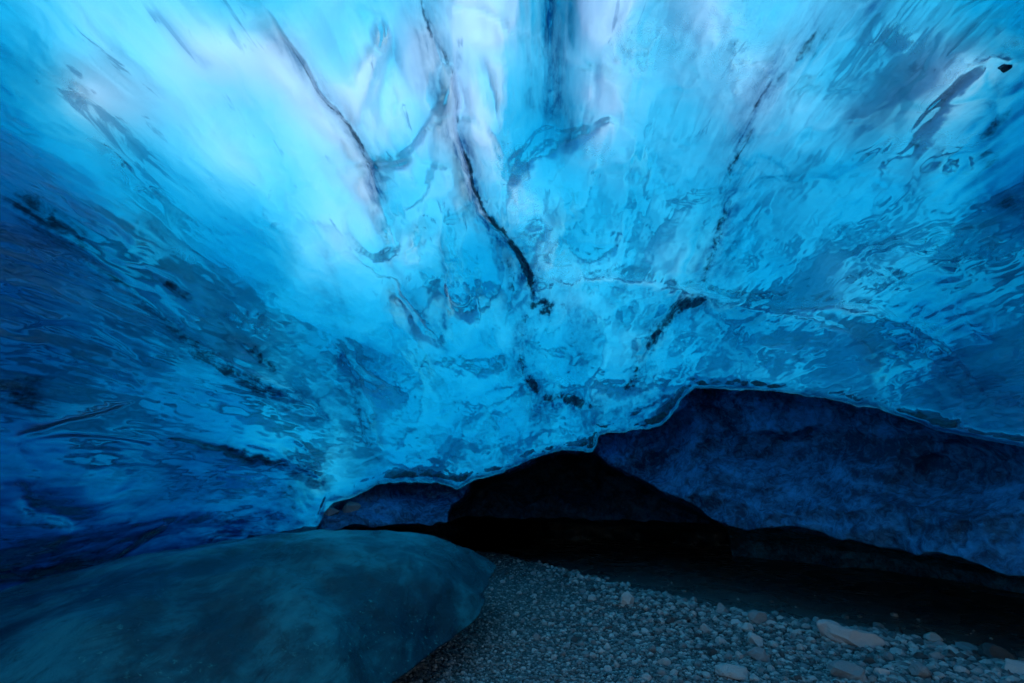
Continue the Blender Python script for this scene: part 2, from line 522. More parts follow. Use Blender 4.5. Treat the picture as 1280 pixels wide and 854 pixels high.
CREASES = [  # polyline, depth of the groove in metres, half width in degrees, step across it in metres
    ([(525, -30), (528, 20), (545, 70), (562, 85), (572, 130), (576, 180), (588, 235), (612, 270), (640, 305), (662, 345), (668, 378)], 0.16, 0.7, 0.22),
    ([(668, 378), (655, 405), (652, 440), (660, 480), (668, 530)], 0.12, 0.8, 0.10),
    ([(318, -30), (345, 40), (385, 95), (430, 150), (458, 190), (466, 240), (480, 262)], 0.12, 0.55, 0.14),
    ([(470, 0), (478, 55), (462, 110), (447, 140)], -0.10, 0.7, 0.12),
    ([(487, 345), (505, 375), (530, 400), (560, 440)], 0.10, 0.45, 0.08),
    ([(548, 250), (552, 320), (560, 380), (566, 412)], 0.10, 0.45, 0.08),
    ([(690, -40), (686, 40), (690, 110), (700, 160)], 0.18, 1.4, 0.0),
    ([(650, 240), (640, 205), (655, 180), (676, 160), (700, 172), (740, 160), (770, 145)], -0.03, 0.5, 0.04),
    ([(1090, -20), (1010, 60), (950, 130), (915, 220), (895, 300), (880, 345)], 0.10, 1.3, 0.06),
    ([(870, 362), (835, 395), (805, 440), (795, 470)], 0.10, 0.6, 0.10),
    ([(670, 358), (720, 350), (800, 355), (900, 368), (1000, 378), (1080, 385), (1150, 405), (1240, 440)], -0.08, 0.9, -0.14),
    ([(0, 240), (80, 300), (160, 360), (250, 430), (320, 470), (400, 510), (430, 545)], 0.14, 1.2, -0.14),
    ([(400, 420), (430, 440), (450, 470), (490, 490), (505, 530)], -0.10, 0.9, 0.10),
    ([(200, 540), (270, 560), (330, 575), (380, 590), (405, 622)], 0.14, 0.9, 0.16),
    ([(0, 545), (60, 535), (120, 520), (180, 500)], -0.08, 0.8, 0.10),
    ([(0, 705), (60, 690), (110, 660), (60, 640), (10, 600)], -0.08, 0.8, 0.08),
]
BOWLS = [  # centre, radii in pixels, turn, depth, extra thickness: scooped hollows with a sharp lower rim
    (468, 280, 26, 36, 14, 0.08, 0.22), (508, 288, 18, 30, -10, 0.08, -0.18), (572, 352, 20, 38, 8, 0.08, -0.35), (508, 130, 36, 105, -8, 0.12, 0.20),
    (548, 100, 10, 24, -14, 0.05, 0.4), (600, 85, 32, 70, 4, 0.10, -0.22), (622, 215, 30, 66, 8, 0.08, -0.20), (518, 345, 26, 34, 0, 0.08, 0.22),
    (672, 262, 36, 66, 5, 0.08, -0.25), (545, 300, 20, 48, 4, 0.06, 0.28), (600, 440, 60, 60, 0, 0.10, 0.15), (510, 500, 60, 80, 0, 0.10, 0.2),
    (742, 232, 46, 60, 15, 0.05, -0.15), (715, 415, 30, 52, 0, 0.06, 0.2), (600, 310, 22, 60, -12, 0.06, 0.3)]
DIRT = [  # polyline, half width in degrees, strength: sediment carried in the ice, and one painted dark band
    ([(527, -10), (531, 25), (548, 60), (562, 78), (572, 120), (578, 175)], 0.45, 0.72),
    ([(545, 95), (552, 115)], 0.8, 0.55),
    ([(578, 175), (590, 235), (612, 268), (640, 302)], 0.45, 0.75),
    ([(612, 268), (640, 302), (660, 340), (667, 372)], 0.75, 0.98),
    ([(618, 310), (635, 335), (640, 370)], 1.3, 0.52),
    ([(660, 380), (690, 378), (672, 398)], 0.85, 0.92),
    ([(664, 385), (650, 405), (652, 440), (660, 470), (676, 500)], 0.8, 0.88),
    ([(680, 503), (700, 494), (715, 497), (735, 508)], 1.0, 1.0),
    ([(735, 508), (760, 512)], 0.6, 0.6),
    ([(890, 378), (860, 378), (838, 390), (815, 425), (800, 455)], 1.1, 0.84),
    ([(800, 455), (790, 485), (775, 490)], 1.1, 0.62),
    ([(690, -10), (684, 50), (690, 105), (698, 150)], 1.2, 0.30),  # soft band without grit, darkness painted in place of thicker ice
    ([(650, 0), (668, 40), (672, 120)], 0.9, 0.25),
    ([(1075, -10), (1000, 60), (960, 110), (930, 180), (905, 245), (890, 300)], 1.7, 0.48),
    ([(985, 70), (945, 125), (918, 190), (903, 250), (890, 310), (872, 362), (850, 382)], 0.7, 0.60),
    ([(345, 40), (390, 100), (432, 152), (455, 185), (462, 222)], 0.55, 0.62),
    ([(425, 140), (440, 165)], 0.9, 0.55),
    ([(0, 225), (40, 270), (80, 300), (120, 345), (165, 390)], 2.2, 0.60),
    ([(0, 330), (50, 350), (110, 350)], 2.2, 0.60),
    ([(120, 345), (200, 400), (250, 440), (305, 478), (360, 500)], 1.3, 0.72),
    ([(0, 470), (30, 500), (10, 520)], 2.6, 0.66),
    ([(200, 350), (245, 385)], 1.2, 0.52),
    ([(310, 430), (345, 470)], 1.1, 0.58),
    ([(432, 450), (440, 490), (455, 545), (470, 580)], 1.4, 0.55),
    ([(405, 300), (430, 400)], 0.8, 0.32),
    ([(235, 548), (275, 563), (330, 574), (375, 592), (400, 614)], 0.8, 0.70),
    ([(340, 610), (390, 640)], 2.0, 0.55),
    ([(0, 640), (60, 650), (120, 650), (180, 640)], 2.4, 0.62),
    ([(0, 720), (120, 700), (200, 668)], 2.0, 0.72),
    ([(1255, 84), (1257, 88)], 0.35, 1.1),
    ([(1280, 120), (1240, 160), (1235, 200), (1255, 250), (1280, 270)], 1.6, 0.52),
    ([(1150, 440), (1190, 450), (1210, 480)], 2.6, 0.45),
    ([(1230, 345), (1260, 350)], 1.6, 0.5),
    ([(700, 365), (715, 420), (735, 440)], 1.6, 0.40),
    ([(890, 410), (880, 420)], 0.8, 0.5),
]
DARK_TINT = [  # polyline, half width in degrees, strength: soft darkness of thick, dense blue ice painted as tint
    ([(755, 535), (830, 505), (900, 480)], 2.6, 0.6), ([(960, 480), (1060, 495), (1160, 525)], 1.6, 0.4),  # ceiling painted darker towards the lip
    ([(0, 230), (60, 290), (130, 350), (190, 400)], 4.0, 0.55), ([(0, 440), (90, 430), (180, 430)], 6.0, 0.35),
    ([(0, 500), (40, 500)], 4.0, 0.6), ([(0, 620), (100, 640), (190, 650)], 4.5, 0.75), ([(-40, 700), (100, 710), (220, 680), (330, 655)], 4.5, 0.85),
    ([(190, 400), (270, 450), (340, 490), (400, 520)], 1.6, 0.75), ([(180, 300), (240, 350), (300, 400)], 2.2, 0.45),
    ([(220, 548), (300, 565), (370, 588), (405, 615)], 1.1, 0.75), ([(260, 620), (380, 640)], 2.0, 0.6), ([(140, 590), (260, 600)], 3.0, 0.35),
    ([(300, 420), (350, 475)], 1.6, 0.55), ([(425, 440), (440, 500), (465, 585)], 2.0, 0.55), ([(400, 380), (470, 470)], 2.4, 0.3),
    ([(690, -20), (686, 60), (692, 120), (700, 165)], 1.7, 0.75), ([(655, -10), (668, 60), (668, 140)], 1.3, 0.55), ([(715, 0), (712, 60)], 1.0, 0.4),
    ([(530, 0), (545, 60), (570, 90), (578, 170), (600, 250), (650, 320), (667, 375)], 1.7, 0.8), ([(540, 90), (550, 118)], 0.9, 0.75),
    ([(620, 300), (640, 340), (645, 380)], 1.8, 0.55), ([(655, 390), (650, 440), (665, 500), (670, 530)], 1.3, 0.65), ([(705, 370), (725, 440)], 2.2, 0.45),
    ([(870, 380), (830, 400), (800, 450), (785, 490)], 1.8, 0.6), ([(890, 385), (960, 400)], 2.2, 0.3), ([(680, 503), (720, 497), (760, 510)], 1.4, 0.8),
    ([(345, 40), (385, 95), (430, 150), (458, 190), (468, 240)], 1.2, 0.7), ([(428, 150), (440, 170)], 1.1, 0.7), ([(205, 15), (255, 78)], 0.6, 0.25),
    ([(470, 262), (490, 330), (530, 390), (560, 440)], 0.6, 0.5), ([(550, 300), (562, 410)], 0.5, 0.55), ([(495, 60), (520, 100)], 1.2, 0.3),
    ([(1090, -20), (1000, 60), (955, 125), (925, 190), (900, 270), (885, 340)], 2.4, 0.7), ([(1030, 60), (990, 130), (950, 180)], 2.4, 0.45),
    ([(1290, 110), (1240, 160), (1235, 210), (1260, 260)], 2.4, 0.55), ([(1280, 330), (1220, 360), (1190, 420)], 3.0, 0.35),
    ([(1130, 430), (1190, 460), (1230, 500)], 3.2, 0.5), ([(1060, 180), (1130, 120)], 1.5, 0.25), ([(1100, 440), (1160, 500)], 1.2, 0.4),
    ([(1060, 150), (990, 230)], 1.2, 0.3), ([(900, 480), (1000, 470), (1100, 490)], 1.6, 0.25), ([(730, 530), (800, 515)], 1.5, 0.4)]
FROST_GLINTS = [  # polyline, half width in degrees, strength: white bubbly patches, and glints painted in as pale ice
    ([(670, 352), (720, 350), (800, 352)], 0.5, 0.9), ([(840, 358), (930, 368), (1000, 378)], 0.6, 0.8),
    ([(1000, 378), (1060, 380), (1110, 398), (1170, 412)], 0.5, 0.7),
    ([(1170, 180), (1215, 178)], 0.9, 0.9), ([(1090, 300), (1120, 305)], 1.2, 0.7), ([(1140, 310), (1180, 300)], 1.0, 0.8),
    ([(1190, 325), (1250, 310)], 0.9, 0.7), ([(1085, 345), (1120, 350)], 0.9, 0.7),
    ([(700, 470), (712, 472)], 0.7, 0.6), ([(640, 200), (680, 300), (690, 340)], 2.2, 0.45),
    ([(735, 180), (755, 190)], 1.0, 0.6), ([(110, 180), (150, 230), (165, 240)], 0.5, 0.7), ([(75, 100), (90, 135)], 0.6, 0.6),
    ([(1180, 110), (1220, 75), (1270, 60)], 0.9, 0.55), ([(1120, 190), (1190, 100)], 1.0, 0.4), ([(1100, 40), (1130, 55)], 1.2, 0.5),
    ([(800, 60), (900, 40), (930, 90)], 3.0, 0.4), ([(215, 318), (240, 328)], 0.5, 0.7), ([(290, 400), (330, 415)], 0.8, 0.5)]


def build_vault():
    fx = np.arange(-48.5, 48.5 + STEP, STEP)
    fy = np.arange(-26.0, 37.0 + STEP, STEP)

    def coarse(a, b, first):
        out, v, s = [], a, first
        while (b - v) * np.sign(b - a) > 0 and abs(b - v) > s:
            v += s * np.sign(b - a)
            out.append(v)
            s = min(s * 1.18, 2.2)
        out.append(b)
        return out
    gx = np.array(coarse(fx[0], -89, STEP)[::-1] + list(fx) + coarse(fx[-1], 89, STEP))
    gy = np.array(coarse(fy[0], -58, STEP)[::-1] + list(fy) + coarse(fy[-1], 150, STEP))
    K = 3                                   # the outer face uses every third line
    while (len(gx) - 1) % K:
        gx = np.append(gx, gx[-1] + 0.05)
    while (len(gy) - 1) % K:
        gy = np.append(gy, gy[-1] + 0.05)
    nx, ny = len(gx), len(gy)
    EX, EY = np.meshgrid(gx, gy)
    x, y = EX.ravel(), EY.ravel()
    D = deg_dir(x, y)
    # --- distance of the ice face
    pts, val = [], []
    for px, py, r in RANGES:
        pts.append(pix_deg(px, py))
        val.append(r)
    for ex, ey, r in ([(-88, a, 3.6) for a in (-50, 0, 50, 100, 145)] + [(88, a, 4.0) for a in (-50, 0, 50, 100, 145)] +
                      [(0, 70, 3.2), (0, 100, 3.1), (-45, 80, 3.2), (45, 80, 3.3), (0, 125, 3.8), (0, 130, 4.4), (-45, 130, 4.2), (45, 130, 4.2),
                       (-60, -35, 4.3), (60, -35, 5.0), (-30, -50, 4.5), (30, -50, 6.0)]):
        pts.append((ex, ey))
        val.append(r)
    pts_r, val_r = pts, val
    r = rbf(pts, val, x, y)
    base = CAM + D * r[:, None]
    q = along_tunnel(base)
    big = fbm(base * 0.55 + 3.1, 3)
    streak = fbm(q * np.array((1.5, 0.22, 1.5)) + 7.7, 5, 0.55)
    streak2 = fbm(q * np.array((4.2, 0.5, 4.2)) + 31.7, 4, 0.6)
    wx = 0.55 * perlin(base * 2.3 + 5.5) + 0.25 * perlin(base * 6.1 + 2.5)
    wy = 0.55 * perlin(base * 2.3 + 41.5) + 0.25 * perlin(base * 6.1 + 77.5)
    wx = wx + 0.9 * perlin(base * 0.8 + 15.5)
    wy = wy + 0.9 * perlin(base * 0.8 + 33.1)
    xw, yw = x + wx, y + wy
    # scallops: smooth hollows that meet in crisp ridges
    cq = q * np.array((1.25, 0.75, 1.25)) + 0.25 * np.stack([wx, wy, wx - wy], -1)
    f1, f2 = cells(cq)
    scal = (f1 * f1)
    c2, _ = cells(q * np.array((3.4, 1.9, 3.4)) + 0.4 * np.stack([wy, wx, wy], -1), 8)
    cx, cy_ = pix_deg(640, 260)
    mid = np.exp(-(((x - cx) / 17) ** 2 + ((y - cy_) / 22) ** 2))
    rightm = sstep(0, 14, x)
    leftm = 1 - sstep(-14, 0, x)
    warp = 0.16 * np.stack([wx, wy, wx + wy], -1)
    rid = ridged(q * np.array((3.0, 0.24, 3.0)) + warp + 51, 4, 0.55)
    rid2 = ridged(q * np.array((9.0, 0.7, 9.0)) + warp * 2 + 87, 3, 0.55)
    flute = ridged(q * np.array((1.15, 0.10, 1.15)) + 0.5 * warp + 23, 2, 0.4)
    swirl = ridged(base * np.array((1.3, 0.8, 2.4)) + 4 * warp + 66, 3, 0.5)
    dr = 0.22 * big + 0.10 * streak + 0.02 * streak2 - (1 - 0.55 * mid) * (1 - 0.5 * leftm) * (0.045 * (rid - 0.6) + 0.004 * (rid2 - 0.6))
    dr -= 0.16 * (flute - 0.6) * (1 - 0.4 * mid) + 0.06 * (swirl - 0.6) * (0.35 + 0.65 * rightm)
    dr -= (0.12 + 0.18 * mid + 0.20 * rightm) * scal
    dr -= (0.018 + 0.03 * mid + 0.018 * rightm + 0.01 * leftm) * c2 * c2 * 1.6
    dT = np.zeros_like(x)
    dB = np.zeros_like(x)
    for poly, depth, hw, step in CREASES:
        i, d, side, al = near_poly(poly, xw, yw, 9)
        fade = sstep(0, 0.25, al) * (1 - sstep(0.75, 1.0, al)) * np.clip(0.75 + 1.3 * streak2[i] + 0.8 * big[i], 0.1, 1.5)
        hw = hw * (1 + 0.9 * np.clip(streak[i] * 1.6, -0.6, 1.2))
        dr[i] += fade * depth * np.exp(-(d / hw) ** 1.5) * 0.8
        dr[i] += fade * step * side * np.tanh(d / (0.35 * hw)) * np.exp(-d / 3.0) * 0.5
        dT[i] += 5.0 * fade * step * side * np.tanh(d / 0.25) * np.exp(-d / 1.9)
    for poly, step in FOLDS:
        i, d, side, al = near_poly(poly, x + 0.35 * wx, y + 0.35 * wy, 6)
        fade = sstep(0, 0.35, al) * (1 - sstep(0.65, 1.0, al)) * np.clip(0.8 + 1.6 * streak2[i], 0.1, 1.5)
        e = side * np.tanh(d / (0.10 + 0.25 * np.clip(0.5 + big[i], 0, 1))) * np.exp(-d / 1.7) * fade
        dr[i] += 0.22 * step * e
        dT[i] += 6.0 * step * e
    for bx, by, ra, rb, turn, depth, tone in BOWLS:
        ex0, ey0 = pix_deg(bx, by)
        k = 1 / 9.6
        c, s = math.cos(math.radians(turn)), math.sin(math.radians(turn))
        u = ((xw - ex0) * c + (yw - ey0) * s) / (ra * k)
        v = (-(xw - ex0) * s + (yw - ey0) * c) / (rb * k)
        d = np.sqrt(u * u + v * v)
        dr += depth * np.where(d < 1, 1 - d * d, 0)
        dB += tone * (0.55 - 0.45 * v) * (1 - sstep(0.95, 1.03, d))
    dr_mean = 0.22 * big - (0.12 + 0.18 * mid + 0.20 * rightm) * 0.25
    # below the lip the face turns under and runs back into the low passage
    lpx, lpy = pix_deg([p[0] for p in LIP], [p[1] for p in LIP])
    o_ = np.argsort(lpx)
    lip_y = np.interp(x + 0.5 * wx, lpx[o_], lpy[o_])
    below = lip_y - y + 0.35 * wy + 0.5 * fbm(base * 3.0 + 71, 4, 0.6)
    back = sstep(0.0, 2.6, below)
    back = np.where(x < -13.5, back * sstep(-22, -13.5, x), back)   # on the left the wall runs down to the floor
    rr = r + dr - 0.05 * np.exp(-(below / 0.8) ** 2) * (1 + 2 * streak)
    rr = rr + back * (3.0 + 3.0 * sstep(-8, 8, x))
    P = CAM + D * rr[:, None]
    # --- thickness of the ice
    pts, val = [], []
    for py, row in ROWS.items():
        for k, (px, g) in enumerate(row):
            g = g * (0.93 if py >= 320 else 1.0)
            lin = ((g / 255 + 0.055) / 1.055) ** 2.4
            pts.append(pix_deg(px, py))
            val.append(max(THICK[py][k], 0.03) if py in THICK else -0.75 * math.log(lin * 0.98) / SIGMA[1])
    for ex, ey, t in ([(-88, a, 8) for a in (-50, 0, 50, 100, 145)] + [(88, a, 8) for a in (-50, 0, 50, 100, 145)] +
                      [(0, 70, 1.8), (0, 100, 3), (-45, 80, 5), (45, 80, 5.5), (0, 130, 6), (-45, 130, 6), (45, 130, 6),
                       (-60, -35, 12), (60, -35, 12), (0, -30, 14), (20, -20, 13), (48, -22, 13), (-30, -50, 14), (30, -50, 14)]):
        pts.append((ex, ey))
        val.append(t / 3)
    T = rbf(pts, val, x, y, 0.004)
    T = np.clip(T, 0.08, 6)
    pc = base * np.array((1.5, 0.75, 0.95)) + 0.22 * np.stack([wx, wy, wx - wy], -1) + 2.0
    g1, g2 = cells(pc, 14)
    hash_id = perlin(np.round(cell_centre(pc, 14) * 7.3) * 0.371 + 0.17)
    T *= 1 + mid * 0.75 * np.clip(hash_id, -0.6, 0.6)
    T += mid * 0.10 * np.exp(-((g2 - g1) / 0.035) ** 2)
    T *= np.exp(0.24 * streak + 0.10 * big + (1 - 0.5 * mid) * (0.25 * (rid - 0.62) + 0.07 * (rid2 - 0.62)))
    T += 0.10 * sstep(0.2, 1.4, T) * streak2
    T += 0.42 * dT * np.minimum(1, 0.35 + T) + dB * np.minimum(1, 0.35 + T)
    T = T - 0.75 * (dr - dr_mean) * np.minimum(1, 0.15 + T / 0.9)           # the outer face stays smooth: hollows are thin, ridges thick
    T = np.maximum(T, 0.06)
    frost_glint = np.zeros_like(x)
    for poly, hw, s in FROST_GLINTS:
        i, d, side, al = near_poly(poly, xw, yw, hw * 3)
        frost_glint[i] = np.maximum(frost_glint[i], s * np.exp(-(d / hw) ** 2))
    rip = ridged(base * np.array((3.6, 3.6, 12.0)) + warp + 40, 4, 0.65)
    T = T * (1 - 0.62 * frost_glint * sstep(0.55, 0.85, rip))  # thinned in ripples to imitate bright glints
    T = T + back * 2.0
    # --- sediment, and darkness painted in as tint
    dirt = np.zeros_like(x)
    dpert = 0.5 + 0.9 * fbm(q * np.array((2.2, 0.7, 2.2)) + 91, 4, 0.6)
    fray = 0.5 * fbm(base * 7.0 + 19, 3, 0.6)
    fray2 = 0.5 * fbm(base * 7.0 + 119, 3, 0.6)
    for poly, hw, s in DIRT:
        i, d, side, al = near_poly(poly, x + 0.6 * wx + fray, y + 0.6 * wy + fray2, hw * 3)
        m = 1.35 * s * np.exp(-(d / (0.85 * hw)) ** 2) * (0.25 + 1.0 * np.clip(dpert[i], 0, 1.2)) * (0.45 + 0.55 * sstep(0, 0.2, al) * (1 - sstep(0.8, 1, al)))
        dirt[i] = np.maximum(dirt[i], m)
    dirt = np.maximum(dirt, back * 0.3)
    dark_tint = np.zeros_like(x)
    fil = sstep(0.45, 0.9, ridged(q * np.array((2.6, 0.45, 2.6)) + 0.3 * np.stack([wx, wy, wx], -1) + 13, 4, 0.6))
    for poly, hw, s in DARK_TINT:
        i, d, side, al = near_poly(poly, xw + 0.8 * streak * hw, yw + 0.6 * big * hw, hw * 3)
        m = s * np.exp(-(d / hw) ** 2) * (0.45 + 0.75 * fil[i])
        dark_tint[i] = np.maximum(dark_tint[i], m)
    dark_tint = np.maximum(dark_tint, 0.75 * np.exp(-((below - 0.1) / 0.5) ** 2))  # painted darkening along the lip, dims its bright rim
    dark_tint = np.maximum(dark_tint, np.clip(dirt * 0.9, 0, 0.85))
    # --- outer face
    ox = np.arange(0, nx, K)
    oy = np.arange(0, ny, K)
    OI = (oy[:, None] * nx + ox[None, :])
    oi = OI.ravel()
    PO = CAM + D[oi] * (rr[oi] + T[oi])[:, None]
    n_in = nx * ny
    idx = np.arange(n_in).reshape(ny, nx)
    # seen from inside the faces must point towards the camera
    q_in = np.stack([idx[:-1, :-1], idx[:-1, 1:], idx[1:, 1:], idx[1:, :-1]], -1).reshape(-1, 4)
    od = n_in + np.arange(len(oi)).reshape(len(oy), len(ox))
    q_out = np.stack([od[:-1, :-1], od[1:, :-1], od[1:, 1:], od[:-1, 1:]], -1).reshape(-1, 4)
    ng = []
    for e, (edge_in, edge_out) in enumerate(((idx[0], od[0]), (idx[-1], od[-1]), (idx[:, 0], od[:, 0]), (idx[:, -1], od[:, -1]))):
        for k in range(len(edge_out) - 1):
            f = list(edge_in[k * K:(k + 1) * K + 1]) + [edge_out[k + 1], edge_out[k]]
            ng.append(f[::-1] if e in (0, 3) else f)
    me = mesh_np('ice_ceiling', np.concatenate([P, PO]), np.concatenate([q_in, q_out]), None, ng)
    attr(me, 'outer', np.concatenate([np.zeros(n_in), np.ones(len(oi))]))
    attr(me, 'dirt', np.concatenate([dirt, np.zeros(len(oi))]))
    attr(me, 'dark_tint', np.concatenate([dark_tint, np.zeros(len(oi))]))
    attr(me, 'frost_glint', np.concatenate([frost_glint, np.zeros(len(oi))]))
    me.materials.append(MAT_ICE)
    o = link(bpy.data.objects.new('ice_ceiling', me))
    tag(o, 'bright blue translucent glacier ice arching over the whole cave', 'ice ceiling', kind='structure')
    def hit(px, py):
        d = pix_dir(px, py)
        return P[np.argmax(D @ d)]
    return lambda a: np.interp(a, lpx[o_], lpy[o_]), (pts_r, val_r), hit


lip_at, RANGE, ceiling_at = build_vault()


# ------------------------------------------------------------------ the dark basal ice under the right side
def basal_material():
    N = Nodes('sediment_laden_ice')
    iso = N.coord()
    st = N.coord((1, 0.5, 1.4), (0, 0.3, 0.5))
    n1 = N.noise(st, 1.5, 7, 0.62, 1.0)
    n2 = N.noise(iso, 11.0, 6, 0.68, 0.8)
    n3 = N.noise(iso, 36.0, 5, 0.7, 0.3)
    f = N.ramp(N.math('ADD', N.math('MULTIPLY', n1, 0.55), N.math('MULTIPLY', n2, 0.45)), 0.40, 0.66)
    col = N.mixc(f, (0.008, 0.05, 0.12, 1), (0.06, 0.38, 0.72, 1))
    col = N.mixc(N.ramp(n3, 0.60, 0.78, 0, 0.8), col, (0.14, 0.52, 0.8, 1))
    h = N.math('ADD', n2, N.math('MULTIPLY', n3, 0.3))
    col = N.mixc(N.attr('arch_shade'), col, (0.006, 0.02, 0.035, 1))  # shade under the arch painted as a darker colour
    b = N.n('Bump', {'Height': h, 'Strength': 0.7, 'Distance': 0.08})
    return N.surf(N.n('BsdfPrincipled', {'Base Color': col, 'Roughness': 0.16, 'IOR': 1.4, 'Normal': b,
                                         'Subsurface Weight': 0.3, 'Subsurface Scale': 0.1, 'Subsurface Radius': (0.3, 0.7, 1.0)}))


MAT_BASAL = basal_material()


def build_ledge():
    L2 = [(300, 668), (398, 662), (470, 657), (530, 651), (560, 641), (574, 622), (592, 600), (640, 587), (700, 563), (740, 567), (767, 584), (800, 598), (824, 610),
          (849, 625), (886, 643), (912, 656), (987, 665), (1062, 675), (1137, 688), (1212, 699), (1280, 712), (1500, 762), (2200, 900)]
    L3 = [(300, 668), (398, 662), (470, 657), (530, 653), (600, 648), (660, 647), (740, 648), (820, 650), (886, 654)] + L2[15:]
    ax, ay = pix_deg([p[0] for p in L2], [p[1] for p in L2])
    L2 = L3
    bx, by = pix_deg([p[0] for p in L2], [p[1] for p in L2])
    s = np.concatenate([np.arange(bx[0], 49, 0.14), np.arange(49, bx[-1], 1.2)])
    ns = len(s)
    lip = lip_at(s)
    bot = np.minimum(np.interp(s, bx, by), lip + 0.2)
    face = sstep(0.3, 3.0, lip - bot)        # how much of a face hangs below the lip
    top = lip + 0.1
    nt, nu, nb = 110, 60, 24
    rows = []
    r0 = rbf(RANGE[0], RANGE[1], s, lip)
    for k in range(nt + 1):                  # the face
        t = k / nt
        e = top + (bot - top) * t
        rows.append((s, e, r0 + 0.45 - 0.15 * face - 0.25 * t * face + 0.16 * math.sin(t * 5.0) * face))
    for k in range(1, nu + 1):               # the underside, running back into the passage
        t = k / nu
        e = bot + 1.1 * t * (1 - t) * 2 - 1.2 * t * t
        rows.append((s, e, rows[nt][2] + 4.6 * t ** 1.3))
    for k in range(1, nb + 1):               # the end of the passage, down into the ground
        t = k / nb
        rows.append((s, rows[nt + nu][1] - 12 * t, rows[nt + nu][2] + 0.5 * t))
    low, far = rows[-1][1], rows[-1][2] + 2.5
    for k in range(0, 11):                   # the back, up inside the glacier
        t = k / 10
        rows.append((s, low + (top + 1.4 - low) * t, far))
    for k in range(1, 16):                   # forward again over the passage
        t = k / 16
        rows.append((s, top + 1.4 * (1 - t) ** 0.7, far + (rows[0][2] - far) * t))
    X = np.concatenate([a for a, _, _ in rows])
    Y = np.concatenate([b for _, b, _ in rows])
    R = np.concatenate([c for _, _, c in rows])
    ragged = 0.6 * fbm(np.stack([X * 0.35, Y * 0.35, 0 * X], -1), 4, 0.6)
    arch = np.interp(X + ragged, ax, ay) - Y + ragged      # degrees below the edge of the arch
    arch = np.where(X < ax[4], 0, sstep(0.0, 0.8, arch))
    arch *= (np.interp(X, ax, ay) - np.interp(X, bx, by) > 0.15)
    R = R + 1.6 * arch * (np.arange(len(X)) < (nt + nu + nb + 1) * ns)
    D = deg_dir(X, Y)
    P = CAM + D * R[:, None]
    n = 0.30 * fbm(P * 0.9 + 12, 3) + 0.10 * ridged(P * 2.4 + 4, 3) + 0.05 * fbm(P * 6 + 9, 3)
    f1, _ = cells(P * np.array((1.6, 1.1, 2.2)) + 5, 21)
    g1, _ = cells(P * np.array((4.2, 3.0, 4.8)) + 15, 31)
    n = n - 0.34 * f1 * f1 - 0.09 * g1 * g1 + 0.14
    P = P + D * n[:, None]
    P[:, 2] += 0.14 * fbm(P * 1.7 + 55, 4)
    m = len(rows)
    idx = np.arange(m * ns).reshape(m, ns)
    idx = np.concatenate([idx, idx[:1]])
    q = np.stack([idx[:-1, :-1], idx[1:, :-1], idx[1:, 1:], idx[:-1, 1:]], -1).reshape(-1, 4)
    me = mesh_np('ice_wall', P, q, None, [list(idx[:-1, 0])[::-1], list(idx[:-1, -1])])
    attr(me, 'arch_shade', np.clip(arch * 0.8, 0, 1))  # mask for the shadow painted into the ice below the arch
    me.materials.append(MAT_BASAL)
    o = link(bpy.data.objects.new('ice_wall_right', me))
    tag(o, 'dark mottled sediment-laden ice overhanging the low black gap', 'ice wall', kind='structure')
    nf = (nt + 1) * ns

    def hit(px, py):
        d = pix_dir(px, py)
        v = P[:nf] - CAM
        return P[np.argmax((v @ d) / np.linalg.norm(v, axis=1))]
    return hit


wall_at = build_ledge()

# ------------------------------------------------------------------ the floor
BANK_PIX = [(560, 684), (622, 694), (700, 716), (800, 741), (885, 764), (1010, 784), (1100, 794), (1200, 822), (1290, 842), (1400, 880)]
BANK = np.array([ground_at(a, b)[:2] for a, b in BANK_PIX])


def bank_side(x, y):
    """metres inside the gravel bank (positive) or beyond its edge (negative)"""
    poly = np.concatenate([[BANK[0] + (-3.0, 1.2)], BANK, [BANK[-1] + (3.0, -3.5)]])
    best = np.full(x.shape, 1e9)
    sg = np.ones(x.shape)
    for (ax, ay), (bx, by) in zip(poly[:-1], poly[1:]):
        dx, dy = bx - ax, by - ay
        t = np.clip(((x - ax) * dx + (y - ay) * dy) / (dx * dx + dy * dy), 0, 1)
        d = np.hypot(x - ax - t * dx, y - ay - t * dy)
        m = d < best
        best = np.where(m, d, best)
        sg = np.where(m, -np.sign(dx * (y - ay) - dy * (x - ax)), sg)
    return best * sg


def floor_z(x, y):
    p = np.stack([x, y, 0 * x], -1)
    b = bank_side(x, y)
    near = 1 - sstep(14, 26, np.hypot(x, y))
    z = -0.16 * (1 - sstep(-0.9, 0.15, b)) + 0.035 * np.exp(-(b - 0.3) ** 2 / 0.3)
    z = z + 0.05 * fbm(p * 0.8 + 3, 3) + 0.02 * fbm(p * 3.1 + 8, 3)
    return z * near


